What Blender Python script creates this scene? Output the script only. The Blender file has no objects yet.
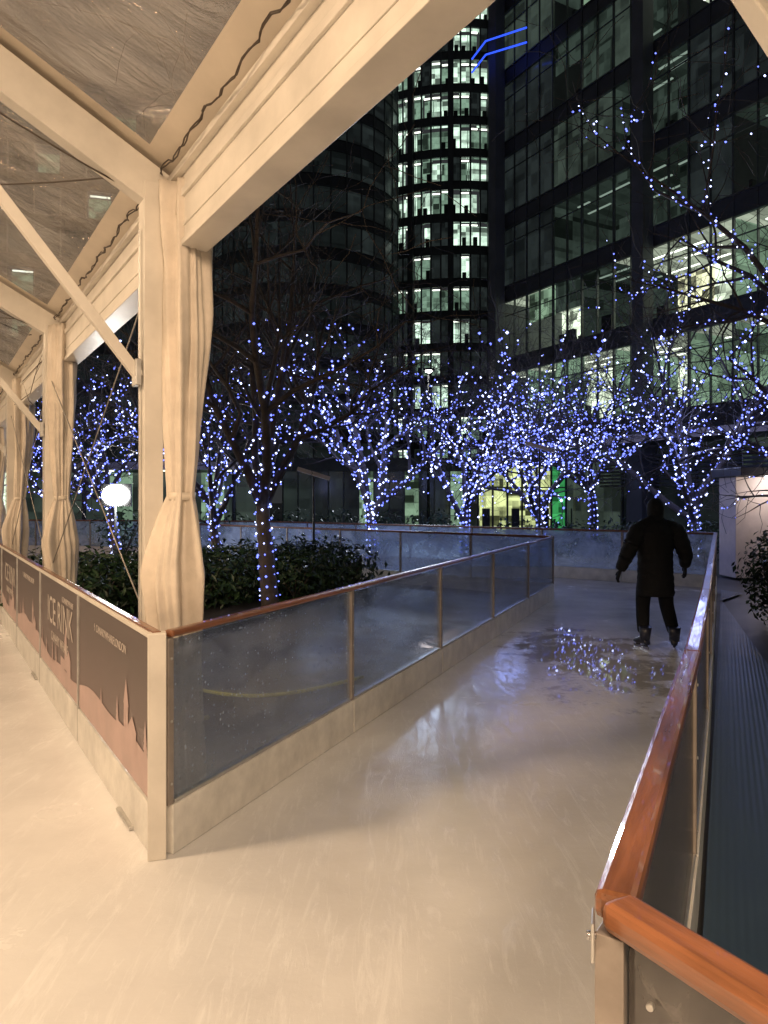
import bpy, math, random
from mathutils import Vector, Matrix, noise
R = random.Random(7)
scene = bpy.context.scene
scene.view_settings.view_transform = 'Standard'
scene.view_settings.look = 'None'
scene.view_settings.exposure = 0
V = Vector

# ------------------------------------------------------------------ materials
def new_mat(name):
    m = bpy.data.materials.new(name); m.use_nodes = True
    nt = m.node_tree
    b = nt.nodes.get('Principled BSDF'); o = nt.nodes.get('Material Output')
    return m, nt, b, o
def N(nt, t, **kw):
    n = nt.nodes.new(t)
    for k, v in kw.items():
        if k in n.inputs: n.inputs[k].default_value = v
        else: setattr(n, k, v)
    return n
def pmat(name, c, rough=0.5, metal=0.0, var=0.25, scale=6.0, bump=0.0, bscale=40.0, stretch=(1,1,1), spec=0.5, coat=0.0, rvar=0.15):
    m, nt, b, o = new_mat(name)
    tc = N(nt, 'ShaderNodeTexCoord'); mp = N(nt, 'ShaderNodeMapping'); mp.inputs['Scale'].default_value = stretch
    nt.links.new(tc.outputs['Object'], mp.inputs['Vector'])
    nz = N(nt, 'ShaderNodeTexNoise', Scale=scale, Detail=6.0, Roughness=0.6)
    nt.links.new(mp.outputs[0], nz.inputs['Vector'])
    cr = N(nt, 'ShaderNodeValToRGB')
    cr.color_ramp.elements[0].position = 0.3; cr.color_ramp.elements[1].position = 0.7
    cr.color_ramp.elements[0].color = tuple(x*(1-var) for x in c)+(1,)
    cr.color_ramp.elements[1].color = tuple(min(1, x*(1+var)) for x in c)+(1,)
    nt.links.new(nz.outputs['Fac'], cr.inputs['Fac'])
    nt.links.new(cr.outputs['Color'], b.inputs['Base Color'])
    mr = N(nt, 'ShaderNodeMapRange')
    mr.inputs['To Min'].default_value = max(0, rough-rvar*rough*2); mr.inputs['To Max'].default_value = min(1, rough+rvar*rough*2)
    nt.links.new(nz.outputs['Fac'], mr.inputs['Value']); nt.links.new(mr.outputs[0], b.inputs['Roughness'])
    b.inputs['Metallic'].default_value = metal
    b.inputs['Specular IOR Level'].default_value = spec
    b.inputs['Coat Weight'].default_value = coat
    if bump:
        n2 = N(nt, 'ShaderNodeTexNoise', Scale=bscale, Detail=4.0)
        nt.links.new(mp.outputs[0], n2.inputs['Vector'])
        bp = N(nt, 'ShaderNodeBump', Strength=bump, Distance=0.02)
        nt.links.new(n2.outputs['Fac'], bp.inputs['Height']); nt.links.new(bp.outputs[0], b.inputs['Normal'])
    return m
def clutter(nt, scale, lo, hi):
    # rectangular blocks (shelves, screens, papers) measured along the facade and up it
    tc = N(nt, 'ShaderNodeTexCoord'); sx_ = N(nt,'ShaderNodeSeparateXYZ'); nt.links.new(tc.outputs['Object'], sx_.inputs[0])
    u1=N(nt,'ShaderNodeMath',operation='MULTIPLY'); u1.inputs[1].default_value=0.62; nt.links.new(sx_.outputs['X'],u1.inputs[0])
    u2=N(nt,'ShaderNodeMath',operation='MULTIPLY_ADD'); u2.inputs[1].default_value=-0.79; nt.links.new(sx_.outputs['Y'],u2.inputs[0]); nt.links.new(u1.outputs[0],u2.inputs[2])
    outs=[]
    for ks,kz in ((0.5,1.1),(1.3,2.1)):
        a=N(nt,'ShaderNodeMath',operation='MULTIPLY'); a.inputs[1].default_value=scale*ks; nt.links.new(u2.outputs[0],a.inputs[0])
        af=N(nt,'ShaderNodeMath',operation='FLOOR'); nt.links.new(a.outputs[0],af.inputs[0])
        c=N(nt,'ShaderNodeMath',operation='MULTIPLY'); c.inputs[1].default_value=scale*kz*.5; nt.links.new(sx_.outputs['Z'],c.inputs[0])
        cf=N(nt,'ShaderNodeMath',operation='FLOOR'); nt.links.new(c.outputs[0],cf.inputs[0])
        cb=N(nt,'ShaderNodeCombineXYZ'); nt.links.new(af.outputs[0],cb.inputs[0]); nt.links.new(cf.outputs[0],cb.inputs[1])
        wn=N(nt,'ShaderNodeTexWhiteNoise'); wn.noise_dimensions='3D'; nt.links.new(cb.outputs[0],wn.inputs['Vector']); outs.append(wn.outputs['Value'])
    nz = N(nt, 'ShaderNodeTexNoise', Scale=0.8, Detail=6.0, Roughness=.7); nt.links.new(tc.outputs['Object'], nz.inputs['Vector'])
    m1=N(nt,'ShaderNodeMath',operation='MULTIPLY'); nt.links.new(outs[0],m1.inputs[0]); m1.inputs[1].default_value=.45
    m2=N(nt,'ShaderNodeMath',operation='MULTIPLY_ADD'); nt.links.new(outs[1],m2.inputs[0]); m2.inputs[1].default_value=.55; nt.links.new(m1.outputs[0],m2.inputs[2])
    mm = N(nt,'ShaderNodeMath',operation='MULTIPLY'); nt.links.new(m2.outputs[0],mm.inputs[0]); nt.links.new(nz.outputs['Fac'],mm.inputs[1])
    mr = N(nt, 'ShaderNodeMapRange'); mr.inputs['From Min'].default_value=0.08; mr.inputs['From Max'].default_value=0.42; mr.inputs['To Min'].default_value = lo; mr.inputs['To Max'].default_value = hi
    nt.links.new(mm.outputs[0], mr.inputs['Value'])
    return mr.outputs[0]
def emat(name, c, s, var=0.0, scale=1.0, sample='NONE', lo=0.3):
    m, nt, b, o = new_mat(name)
    nt.nodes.remove(b)
    e = N(nt, 'ShaderNodeEmission'); e.inputs['Color'].default_value = c+(1,)
    e.inputs['Strength'].default_value = s
    if var: nt.links.new(clutter(nt, scale, s*lo, s*(1+var)), e.inputs['Strength'])
    nt.links.new(e.outputs[0], o.inputs['Surface'])
    try: m.cycles.emission_sampling = sample
    except Exception: pass
    return m
def clear_mat(name, tint, haze_col, haze, gl_rough=0.12, nscale=8.0, bump=0.15, stretch=(1,1,1), specks=False, gloss=0.12, dist=0.02, lo=.4, hi=1.7):
    m, nt, b, o = new_mat(name); nt.nodes.remove(b)
    tc = N(nt, 'ShaderNodeTexCoord'); mp = N(nt, 'ShaderNodeMapping'); mp.inputs['Scale'].default_value = stretch
    nt.links.new(tc.outputs['Object'], mp.inputs['Vector'])
    nz = N(nt, 'ShaderNodeTexNoise', Scale=nscale, Detail=8.0, Roughness=0.65, Distortion=.6); nt.links.new(mp.outputs[0], nz.inputs['Vector'])
    tr = N(nt, 'ShaderNodeBsdfTransparent'); tr.inputs[0].default_value = tint+(1,)
    df = N(nt, 'ShaderNodeBsdfDiffuse'); df.inputs[0].default_value = haze_col+(1,)
    tl = N(nt, 'ShaderNodeBsdfTranslucent'); tl.inputs[0].default_value = haze_col+(1,)
    dm = N(nt, 'ShaderNodeMixShader'); dm.inputs[0].default_value = 0.4
    nt.links.new(df.outputs[0], dm.inputs[1]); nt.links.new(tl.outputs[0], dm.inputs[2])
    mr = N(nt, 'ShaderNodeMapRange'); mr.inputs['From Min'].default_value = 0.38; mr.inputs['From Max'].default_value = 0.7
    mr.inputs['To Min'].default_value = haze*lo; mr.inputs['To Max'].default_value = haze*hi
    nt.links.new(nz.outputs['Fac'], mr.inputs['Value'])
    hz = mr.outputs[0]
    if specks:
        vo = N(nt, 'ShaderNodeTexVoronoi', Scale=42.0); nt.links.new(tc.outputs['Object'], vo.inputs['Vector'])
        sp = N(nt, 'ShaderNodeSeparateColor'); nt.links.new(vo.outputs['Color'], sp.inputs[0])
        th = N(nt, 'ShaderNodeMath', operation='MULTIPLY'); th.inputs[1].default_value = 0.3; nt.links.new(sp.outputs[1], th.inputs[0])
        lt = N(nt, 'ShaderNodeMath', operation='LESS_THAN'); nt.links.new(vo.outputs['Distance'], lt.inputs[0]); nt.links.new(th.outputs[0], lt.inputs[1])
        gt = N(nt, 'ShaderNodeMath', operation='GREATER_THAN'); gt.inputs[1].default_value=.3; nt.links.new(sp.outputs[0], gt.inputs[0])
        m0 = N(nt, 'ShaderNodeMath', operation='MULTIPLY'); nt.links.new(lt.outputs[0],m0.inputs[0]); nt.links.new(gt.outputs[0],m0.inputs[1])
        mu = N(nt, 'ShaderNodeMath', operation='MULTIPLY'); mu.inputs[1].default_value = 0.6
        nt.links.new(m0.outputs[0], mu.inputs[0])
        ad = N(nt, 'ShaderNodeMath', operation='ADD'); nt.links.new(mu.outputs[0], ad.inputs[0]); nt.links.new(hz, ad.inputs[1])
        hz = ad.outputs[0]
    m1 = N(nt, 'ShaderNodeMixShader'); nt.links.new(hz, m1.inputs[0]); nt.links.new(tr.outputs[0], m1.inputs[1]); nt.links.new(dm.outputs[0], m1.inputs[2])
    gl = N(nt, 'ShaderNodeBsdfGlossy'); gl.inputs['Roughness'].default_value = gl_rough; gl.inputs[0].default_value = (0.9,0.9,0.9,1)
    bp = N(nt, 'ShaderNodeBump', Strength=bump, Distance=dist); nt.links.new(nz.outputs['Fac'], bp.inputs['Height']); nt.links.new(bp.outputs[0], gl.inputs['Normal'])
    fr = N(nt, 'ShaderNodeLayerWeight', Blend=0.35)
    m2f = N(nt, 'ShaderNodeMath', operation='MULTIPLY_ADD'); m2f.inputs[1].default_value = 0.5; m2f.inputs[2].default_value = gloss*0.4
    nt.links.new(fr.outputs['Fresnel'], m2f.inputs[0])
    m2 = N(nt, 'ShaderNodeMixShader'); nt.links.new(m2f.outputs[0], m2.inputs[0]); nt.links.new(m1.outputs[0], m2.inputs[1]); nt.links.new(gl.outputs[0], m2.inputs[2])
    nt.links.new(m2.outputs[0], o.inputs['Surface'])
    return m

M = {}
M['white'] = pmat('white_paint', (0.64,0.60,0.54), 0.4, var=0.13, scale=3)
M['kick'] = pmat('kickboard_plastic', (0.66,0.64,0.60), 0.35, var=0.2, scale=5, bump=0.1)
M['alu'] = pmat('aluminium', (0.55,0.54,0.52), 0.38, metal=0.8, var=0.15, scale=9)
M['post'] = pmat('powder_coated_post', (0.30,0.26,0.23), 0.4, metal=0.3, var=0.2, scale=9)
M['wood'] = pmat('varnished_wood', (0.20,0.078,0.034), 0.3, var=0.5, scale=3, stretch=(9,9,0.9), bump=0.1, bscale=14, coat=0.5)
M['pvc'] = pmat('white_pvc', (0.62,0.55,0.46), 0.45, var=0.1, scale=2.5, bump=0.3, bscale=5)
M['curtain'] = pmat('cream_curtain', (0.60,0.53,0.45), 0.6, var=0.16, scale=5, bump=0.3, bscale=12)
M['clearpvc'] = clear_mat('clear_pvc_window', (0.88,0.88,0.88), (0.52,0.46,0.41), 0.2, 0.10, 1.4, 1.0, (1,1.7,1), gloss=0.7, dist=0.16, lo=.3, hi=3.0)
M['acrylic'] = clear_mat('acrylic_panel', (0.80,0.86,0.95), (0.45,0.56,0.75), 0.06, 0.03, 4, 0.03, (1,1,1.6), specks=True, gloss=.3, lo=.2, hi=3.2)
M['acrylic2'] = clear_mat('frosted_acrylic_panel', (0.82,0.88,0.95), (0.62,0.72,0.90), 0.34, 0.06, 2, 0.05, (1,1,1.4), gloss=.25, lo=.5, hi=2.2)
M['acrylic3'] = clear_mat('scratched_panel', (0.38,0.37,0.37), (0.35,0.32,0.30), 0.3, 0.12, 12, 0.1, (1,1,1))
M['dark'] = pmat('dark_metal', (0.035,0.037,0.04), 0.5, var=0.3)
M['slab'] = pmat('dark_spandrel', (0.085,0.092,0.10), 0.45, var=0.3, scale=0.8)
M['mull'] = pmat('mullion_grey', (0.12,0.13,0.135), 0.4, metal=0.4, var=0.2)
M['column'] = pmat('stone_clad_column', (0.14,0.15,0.155), 0.5, var=0.25, scale=0.7)
def dglass(name, e, c=(0.45,0.6,0.58)):
    m = pmat(name, (0.03,0.034,0.037), 0.12, var=0.3, scale=1.0)
    nt = m.node_tree; b = nt.nodes['Principled BSDF']
    nt.links.new(clutter(nt,1.6,e*.4,e*1.8), b.inputs['Emission Strength'])
    b.inputs['Emission Color'].default_value = c+(1,)
    m.cycles.emission_sampling = 'NONE'
    return m
M['g0'] = dglass('glowing_dark_glass', 0.012)  # faint glow put into unlit panes so dark facades stay off black
M['g1'] = dglass('dim_window_glass', 0.022)
M['g2'] = dglass('faint_lit_window_glass', 0.05, (0.5,0.7,0.55))
M['wallA'] = emat('office_interior_bright', (0.82,0.97,0.72), 1.0, 0.9, 2.6, lo=.15)
M['wallB'] = emat('office_interior_green', (0.50,0.78,0.52), 0.26, 0.9, 2.4, lo=.1)
M['wallC'] = emat('office_interior_warm', (0.95,0.97,0.60), 0.9, 0.9, 2.6, lo=.15)
M['wallD'] = emat('office_interior_dim', (0.42,0.62,0.50), 0.045, 0.9, 2.0, lo=.2)
M['strip'] = emat('office_ceiling_strip', (0.92,1.0,0.84), 2.4)
M['stripd'] = emat('office_ceiling_strip_dim', (0.75,1.0,0.82), 0.3)
M['ceil'] = emat('office_ceiling', (0.78,0.90,0.68), 0.42,0.5,1.5,lo=.5)
M['ceild'] = emat('office_ceiling_dim', (0.4,0.6,0.48), 0.035,0.5,1.5,lo=.4)
M['furn'] = pmat('office_furniture', (0.04,0.045,0.045), 0.6)
M['twall'] = emat('tower_interior', (0.70,0.96,0.76), 0.8, 0.9, 1.6, lo=0.15)
M['twall2'] = emat('tower_interior_dim', (0.5,0.8,0.58), 0.25, 0.9, 1.4, lo=0.12)
M['bluestrip'] = emat('blue_led_strip', (0.03,0.09,1.0), 1.6)
M['led'] = emat('blue_fairy_light', (0.16,0.21,1.0), 3.0)
M['led2'] = emat('bright_fairy_light', (0.45,0.52,1.0), 6.0)
M['bark'] = pmat('tree_bark', (0.085,0.07,0.062), 0.85, var=0.4, scale=8, bump=0.5)
M['leaf'] = pmat('leaf_green', (0.03,0.068,0.026), 0.4, var=0.6, scale=3)
M['leafd'] = pmat('leaf_dark', (0.014,0.032,0.016), 0.5, var=0.5, scale=3)
M['soil'] = pmat('dark_paving', (0.05,0.047,0.047), 0.55, var=0.4, scale=3, bump=0.3, bscale=15)
M['ground'] = pmat('dark_ground_paving', (0.05,0.05,0.052), 0.5, var=0.35, scale=1.5)
M['coat'] = pmat('black_padded_coat', (0.012,0.013,0.016), 0.75, var=0.3, bump=0.3, spec=0.25)
M['trouser'] = pmat('black_trousers', (0.010,0.011,0.014), 0.85, bump=0.2, spec=0.2)
M['skin'] = pmat('skin', (0.42,0.24,0.17), 0.5, var=0.1)
M['boot'] = pmat('skate_boot', (0.02,0.025,0.05), 0.35)
M['steel'] = pmat('skate_blade', (0.5,0.5,0.52), 0.25, metal=1)
M['yellow'] = pmat('yellow_hose', (0.62,0.60,0.12), 0.5)
M['cable'] = pmat('black_cable', (0.05,0.035,0.025), 0.5)
M['wire'] = pmat('steel_wire', (0.3,0.28,0.26), 0.4, metal=0.5)
M['flood'] = emat('floodlight_lens', (1.0,0.97,0.9), 60.0)
M['warmlens'] = emat('warm_flood_lens', (1.0,0.75,0.45), 8.0)
M['coollens'] = emat('cool_lamp_lens', (0.8,0.92,1.0), 12.0)
M['shopglow'] = emat('shop_interior', (0.80,0.90,0.40), 0.6, 0.9, 4.0, lo=.1)
M['greenglow'] = emat('green_lit_door', (0.10,0.75,0.22), 0.4, 0.6, 3.5)
M['kioskwall'] = pmat('kiosk_wall', (0.75,0.66,0.62), 0.6, var=0.08)
M['adtext'] = pmat('advert_lettering', (0.50,0.44,0.40), 0.6, var=0.03)
M['adpink'] = pmat('advert_silhouette', (0.46,0.34,0.32), 0.6, var=0.12, scale=4)

def ice_mat():
    m, nt, b, o = new_mat('rink_ice')
    tc = N(nt,'ShaderNodeTexCoord')
    n1 = N(nt,'ShaderNodeTexNoise',Scale=0.9,Detail=8.0,Roughness=0.62); nt.links.new(tc.outputs['Object'],n1.inputs['Vector'])
    n2 = N(nt,'ShaderNodeTexNoise',Scale=9.0,Detail=8.0,Roughness=0.7); nt.links.new(tc.outputs['Object'],n2.inputs['Vector'])
    prev=None
    for i,(ang,sc) in enumerate(((0.35,7),(1.25,9),(-0.5,8),(2.2,10))):
        mp=N(nt,'ShaderNodeMapping'); mp.inputs['Rotation'].default_value=(0,0,ang); mp.inputs['Scale'].default_value=(1,0.16,1)
        nt.links.new(tc.outputs['Object'],mp.inputs['Vector'])
        ds=N(nt,'ShaderNodeTexNoise',Scale=sc,Detail=9.0,Roughness=.75,Distortion=1.2); nt.links.new(mp.outputs[0],ds.inputs['Vector'])
        mr=N(nt,'ShaderNodeMapRange'); mr.inputs['From Min'].default_value=0.56; mr.inputs['From Max'].default_value=0.72
        nt.links.new(ds.outputs['Fac'],mr.inputs['Value'])
        if prev is None: prev=mr.outputs[0]
        else:
            mx=N(nt,'ShaderNodeMath',operation='MAXIMUM'); nt.links.new(prev,mx.inputs[0]); nt.links.new(mr.outputs[0],mx.inputs[1]); prev=mx.outputs[0]
    sub=N(nt,'ShaderNodeVectorMath',operation='SUBTRACT'); sub.inputs[1].default_value=(2.2,8.0,0); nt.links.new(tc.outputs['Object'],sub.inputs[0])
    scl=N(nt,'ShaderNodeVectorMath',operation='MULTIPLY'); scl.inputs[1].default_value=(0.85,0.36,1); nt.links.new(sub.outputs[0],scl.inputs[0])
    ln=N(nt,'ShaderNodeVectorMath',operation='LENGTH'); nt.links.new(scl.outputs[0],ln.inputs[0])
    n3=N(nt,'ShaderNodeTexNoise',Scale=2.3,Detail=8.0,Roughness=0.72); nt.links.new(tc.outputs['Object'],n3.inputs['Vector'])
    ma=N(nt,'ShaderNodeMath',operation='MULTIPLY_ADD'); ma.inputs[1].default_value=3.0; nt.links.new(n3.outputs['Fac'],ma.inputs[0]); nt.links.new(ln.outputs['Value'],ma.inputs[2])
    wet=N(nt,'ShaderNodeMapRange'); wet.inputs['From Min'].default_value=2.14; wet.inputs['From Max'].default_value=1.94
    nt.links.new(ma.outputs[0],wet.inputs['Value'])
    cr=N(nt,'ShaderNodeValToRGB'); cr.color_ramp.elements[0].position=0.3; cr.color_ramp.elements[1].position=0.72
    cr.color_ramp.elements[0].color=(0.62,0.61,0.61,1); cr.color_ramp.elements[1].color=(0.78,0.775,0.77,1)
    nt.links.new(n1.outputs['Fac'],cr.inputs['Fac'])
    mc=N(nt,'ShaderNodeMixRGB'); mc.inputs[2].default_value=(0.92,0.92,0.92,1)
    f=N(nt,'ShaderNodeMath',operation='MULTIPLY'); f.inputs[1].default_value=0.6; nt.links.new(prev,f.inputs[0]); nt.links.new(f.outputs[0],mc.inputs[0]); nt.links.new(cr.outputs[0],mc.inputs[1])
    mw=N(nt,'ShaderNodeMixRGB'); mw.inputs[2].default_value=(0.17,0.165,0.17,1)
    f2=N(nt,'ShaderNodeMath',operation='MULTIPLY'); f2.inputs[1].default_value=0.5; nt.links.new(wet.outputs[0],f2.inputs[0]); nt.links.new(f2.outputs[0],mw.inputs[0]); nt.links.new(mc.outputs[0],mw.inputs[1])
    nt.links.new(mw.outputs[0],b.inputs['Base Color'])
    rr=N(nt,'ShaderNodeMapRange'); rr.inputs['From Min'].default_value=0.35; rr.inputs['From Max'].default_value=0.65; rr.inputs['To Min'].default_value=0.09; rr.inputs['To Max'].default_value=0.28
    nt.links.new(n1.outputs['Fac'],rr.inputs['Value'])
    rw=N(nt,'ShaderNodeMix'); rw.data_type='FLOAT'; nt.links.new(wet.outputs[0],rw.inputs[0]); nt.links.new(rr.outputs[0],rw.inputs[2]); rw.inputs[3].default_value=0.006
    nt.links.new(rw.outputs[0],b.inputs['Roughness'])
    b.inputs['IOR'].default_value=1.5
    hb=N(nt,'ShaderNodeMath',operation='MULTIPLY_ADD'); hb.inputs[1].default_value=0.6; nt.links.new(prev,hb.inputs[0]); nt.links.new(n2.outputs['Fac'],hb.inputs[2])
    iw=N(nt,'ShaderNodeMath',operation='SUBTRACT'); iw.inputs[0].default_value=1.0; nt.links.new(wet.outputs[0],iw.inputs[1])
    iw2=N(nt,'ShaderNodeMath',operation='MULTIPLY_ADD'); iw2.inputs[1].default_value=0.2; iw2.inputs[2].default_value=0.004; nt.links.new(iw.outputs[0],iw2.inputs[0])
    bp=N(nt,'ShaderNodeBump',Distance=0.01); nt.links.new(iw2.outputs[0],bp.inputs['Strength']); nt.links.new(hb.outputs[0],bp.inputs['Height']); nt.links.new(bp.outputs[0],b.inputs['Normal'])
    return m
M['ice']=ice_mat()
def deck_mat():
    m=pmat('dark_decking',(0.035,0.062,0.095),0.42,var=0.2,scale=2,spec=0.6)
    nt=m.node_tree; b=nt.nodes['Principled BSDF']
    tc=N(nt,'ShaderNodeTexCoord'); mp=N(nt,'ShaderNodeMapping'); mp.inputs['Rotation'].default_value=(0,0,0.432)
    nt.links.new(tc.outputs['Object'],mp.inputs['Vector'])
    w=N(nt,'ShaderNodeTexWave',Scale=9); w.bands_direction='X'; nt.links.new(mp.outputs[0],w.inputs['Vector'])
    bp=N(nt,'ShaderNodeBump',Strength=0.25,Distance=0.005); nt.links.new(w.outputs['Fac'],bp.inputs['Height']); nt.links.new(bp.outputs[0],b.inputs['Normal'])
    return m
M['deck']=deck_mat()
def advert_mat():
    m,nt,b,o=new_mat('advert_print')
    tc=N(nt,'ShaderNodeTexCoord'); sp=N(nt,'ShaderNodeSeparateXYZ'); nt.links.new(tc.outputs['Object'],sp.inputs[0])
    nz=N(nt,'ShaderNodeTexNoise',Scale=3.0,Detail=4.0); nt.links.new(tc.outputs['Object'],nz.inputs['Vector'])
    ma=N(nt,'ShaderNodeMath',operation='MULTIPLY_ADD'); ma.inputs[1].default_value=0.15; nt.links.new(nz.outputs['Fac'],ma.inputs[0]); nt.links.new(sp.outputs['Z'],ma.inputs[2])
    cr=N(nt,'ShaderNodeValToRGB'); cr.color_ramp.elements[0].position=0.35; cr.color_ramp.elements[1].position=0.95
    cr.color_ramp.elements[0].color=(0.155,0.105,0.10,1); cr.color_ramp.elements[1].color=(0.085,0.062,0.058,1)
    nt.links.new(ma.outputs[0],cr.inputs[0]); nt.links.new(cr.outputs[0],b.inputs['Base Color']); b.inputs['Roughness'].default_value=0.4
    return m
M['ad']=advert_mat()

# ------------------------------------------------------------------ mesh builder
class MB:
    def __init__(s): s.v=[]; s.f=[]; s.m=[]; s.names=[]; s.smooth=[]
    def mi(s,k):
        if k not in s.names: s.names.append(k)
        return s.names.index(k)
    def face(s,pts,k,sm=False):
        b=len(s.v); s.v+= [tuple(p) for p in pts]; s.f.append(tuple(range(b,b+len(pts)))); s.m.append(s.mi(k)); s.smooth.append(sm)
    def boxax(s,c,ax,ay,az,k):
        b=len(s.v); c=V(c)
        for dz in(-1,1):
            for dx,dy in((-1,-1),(1,-1),(1,1),(-1,1)):
                s.v.append(tuple(c+ax*dx+ay*dy+az*dz))
        i=s.mi(k)
        for q in((0,3,2,1),(4,5,6,7),(0,1,5,4),(1,2,6,5),(2,3,7,6),(3,0,4,7)):
            s.f.append(tuple(b+x for x in q)); s.m.append(i); s.smooth.append(False)
    def box(s,c,size,k,ang=0.0):
        ca,sa=math.cos(ang),math.sin(ang)
        s.boxax(c,V((ca,sa,0))*size[0]/2,V((-sa,ca,0))*size[1]/2,V((0,0,size[2]/2)),k)
    def beam(s,p0,p1,w,h,k,up=V((0,0,1))):
        p0=V(p0);p1=V(p1);d=(p1-p0);L=d.length;d.normalize()
        sd=d.cross(up)
        if sd.length<1e-3: sd=d.cross(V((0,1,0)))
        sd.normalize();u=sd.cross(d).normalized()
        s.boxax((p0+p1)/2,d*L/2,sd*w/2,u*h/2,k)
    def tube(s,pts,rad,n,k,cap=True):
        pts=[V(p) for p in pts]; b=len(s.v); i=s.mi(k)
        for j,p in enumerate(pts):
            d=(pts[min(j+1,len(pts)-1)]-pts[max(j-1,0)])
            if d.length<1e-7: d=V((0,0,1))
            d.normalize()
            a=d.cross(V((0.31,0.17,0.93))) if abs(d.z)<0.9 else d.cross(V((1,0.1,0)))
            a.normalize(); c=d.cross(a)
            r=rad[j] if isinstance(rad,(list,tuple)) else rad
            for q in range(n):
                t=2*math.pi*q/n; s.v.append(tuple(p+a*math.cos(t)*r+c*math.sin(t)*r))
        for j in range(len(pts)-1):
            for q in range(n):
                q2=(q+1)%n
                s.f.append((b+j*n+q,b+j*n+q2,b+(j+1)*n+q2,b+(j+1)*n+q)); s.m.append(i); s.smooth.append(True)
        if cap:
            s.f.append(tuple(b+q for q in range(n))[::-1]); s.m.append(i); s.smooth.append(False)
            e=b+(len(pts)-1)*n
            s.f.append(tuple(e+q for q in range(n))); s.m.append(i); s.smooth.append(False)
    def loft(s,rings,k,cap=True):
        b=len(s.v); n=len(rings[0]); i=s.mi(k)
        for r in rings: s.v+=[tuple(p) for p in r]
        for j in range(len(rings)-1):
            for q in range(n):
                q2=(q+1)%n
                s.f.append((b+j*n+q,b+j*n+q2,b+(j+1)*n+q2,b+(j+1)*n+q)); s.m.append(i); s.smooth.append(True)
        if cap:
            s.f.append(tuple(b+q for q in range(n))[::-1]); s.m.append(i); s.smooth.append(True)
            e=b+(len(rings)-1)*n
            s.f.append(tuple(e+q for q in range(n))); s.m.append(i); s.smooth.append(True)
    def ell(s,c,r,k,nu=16,nv=10,rot=None):
        c=V(c); rings=[]
        for j in range(1,nv):
            ph=math.pi*j/nv; ring=[]
            for q in range(nu):
                t=2*math.pi*q/nu
                p=V((math.sin(ph)*math.cos(t)*r[0],math.sin(ph)*math.sin(t)*r[1],-math.cos(ph)*r[2]))
                if rot: p=rot@p
                ring.append(c+p)
            rings.append(ring)
        s.loft(rings,k)
    def octa(s,c,r,k):
        b=len(s.v); x,y,z=c
        s.v+=[(x+r,y,z),(x-r,y,z),(x,y+r,z),(x,y-r,z),(x,y,z+r),(x,y,z-r)]
        i=s.mi(k)
        for q in((0,2,4),(2,1,4),(1,3,4),(3,0,4),(2,0,5),(1,2,5),(3,1,5),(0,3,5)):
            s.f.append(tuple(b+t for t in q)); s.m.append(i); s.smooth.append(True)
    def build(s,name,parent=None,bevel=0):
        me=bpy.data.meshes.new(name); me.from_pydata(s.v,[],s.f)
        for k in s.names: me.materials.append(M[k])
        me.polygons.foreach_set('material_index',s.m); me.polygons.foreach_set('use_smooth',s.smooth); me.update()
        o=bpy.data.objects.new(name,me); scene.collection.objects.link(o)
        if parent: o.parent=parent
        if bevel:
            bm=o.modifiers.new('bevel','BEVEL'); bm.width=bevel; bm.segments=2; bm.limit_method='ANGLE'; bm.angle_limit=0.6
        return o
def empty(name):
    e=bpy.data.objects.new(name,None); scene.collection.objects.link(e); return e
def curve_wire(mb,p0,p1,sag,r,k,n=12):
    p0=V(p0);p1=V(p1)
    mb.tube([p0.lerp(p1,i/n)-V((0,0,sag*4*(i/n)*(1-i/n))) for i in range(n+1)],r,5,k)

# ------------------------------------------------------------------ camera
cam=bpy.data.cameras.new('camera'); co=bpy.data.objects.new('camera',cam); scene.collection.objects.link(co)
co.location=(0,0,1.7); co.rotation_euler=(math.radians(90),0,0)
cam.sensor_width=36; cam.lens=26.02; cam.shift_y=-12/1024; cam.clip_end=2000; cam.clip_start=0.05
scene.camera=co

# ------------------------------------------------------------------ world
w=bpy.data.worlds.new('World'); scene.world=w; w.use_nodes=True
nt=w.node_tree; bg=nt.nodes['Background']; out=nt.nodes['World Output']
sky=N(nt,'ShaderNodeTexSky'); sky.sky_type='NISHITA'; sky.sun_disc=False; sky.sun_elevation=math.radians(-5); sky.sun_rotation=math.radians(200)
nt.links.new(sky.outputs[0],bg.inputs[0]); bg.inputs[1].default_value=0.05
bg2=N(nt,'ShaderNodeBackground'); bg2.inputs[0].default_value=(0.95,0.99,1.06,1); bg2.inputs[1].default_value=0.03
ad=N(nt,'ShaderNodeAddShader'); nt.links.new(bg.outputs[0],ad.inputs[0]); nt.links.new(bg2.outputs[0],ad.inputs[1]); nt.links.new(ad.outputs[0],out.inputs[0])

# ------------------------------------------------------------------ ground
b=MB(); b.face([(-400,-400,-0.05),(400,-400,-0.05),(400,400,-0.05),(-400,400,-0.05)],'ground'); b.build('ground')
C=V((-1.08,3.52,0)); P=V((2.93,12.84,0)); Q=V((-4.85,19.5,0)); LB=V((-10.7,18.96,0))
RC=V((0.362,1.16,0)); R1=V((1.27,3.05,0)); R2=V((2.24,5.15,0)); FC=V((6.36,14.2,0)); FO=V((-3.6,22.2,0))
b=MB(); b.face([tuple(RC),tuple(R1),tuple(R2),tuple(FC),(-3.6,22.2,0),(-13,24,0),(-30,24,0),(-30,-15,0),(6,-15,0),(1.35,-0.5,0)],'ice'); b.build('ice_rink_ice')
b=MB(); b.face([(C.x,C.y+.05,0.006),(P.x,P.y,0.006),(Q.x,Q.y,0.006),(LB.x,LB.y,0.006)],'soil'); b.build('planting_bed_ground')
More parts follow.
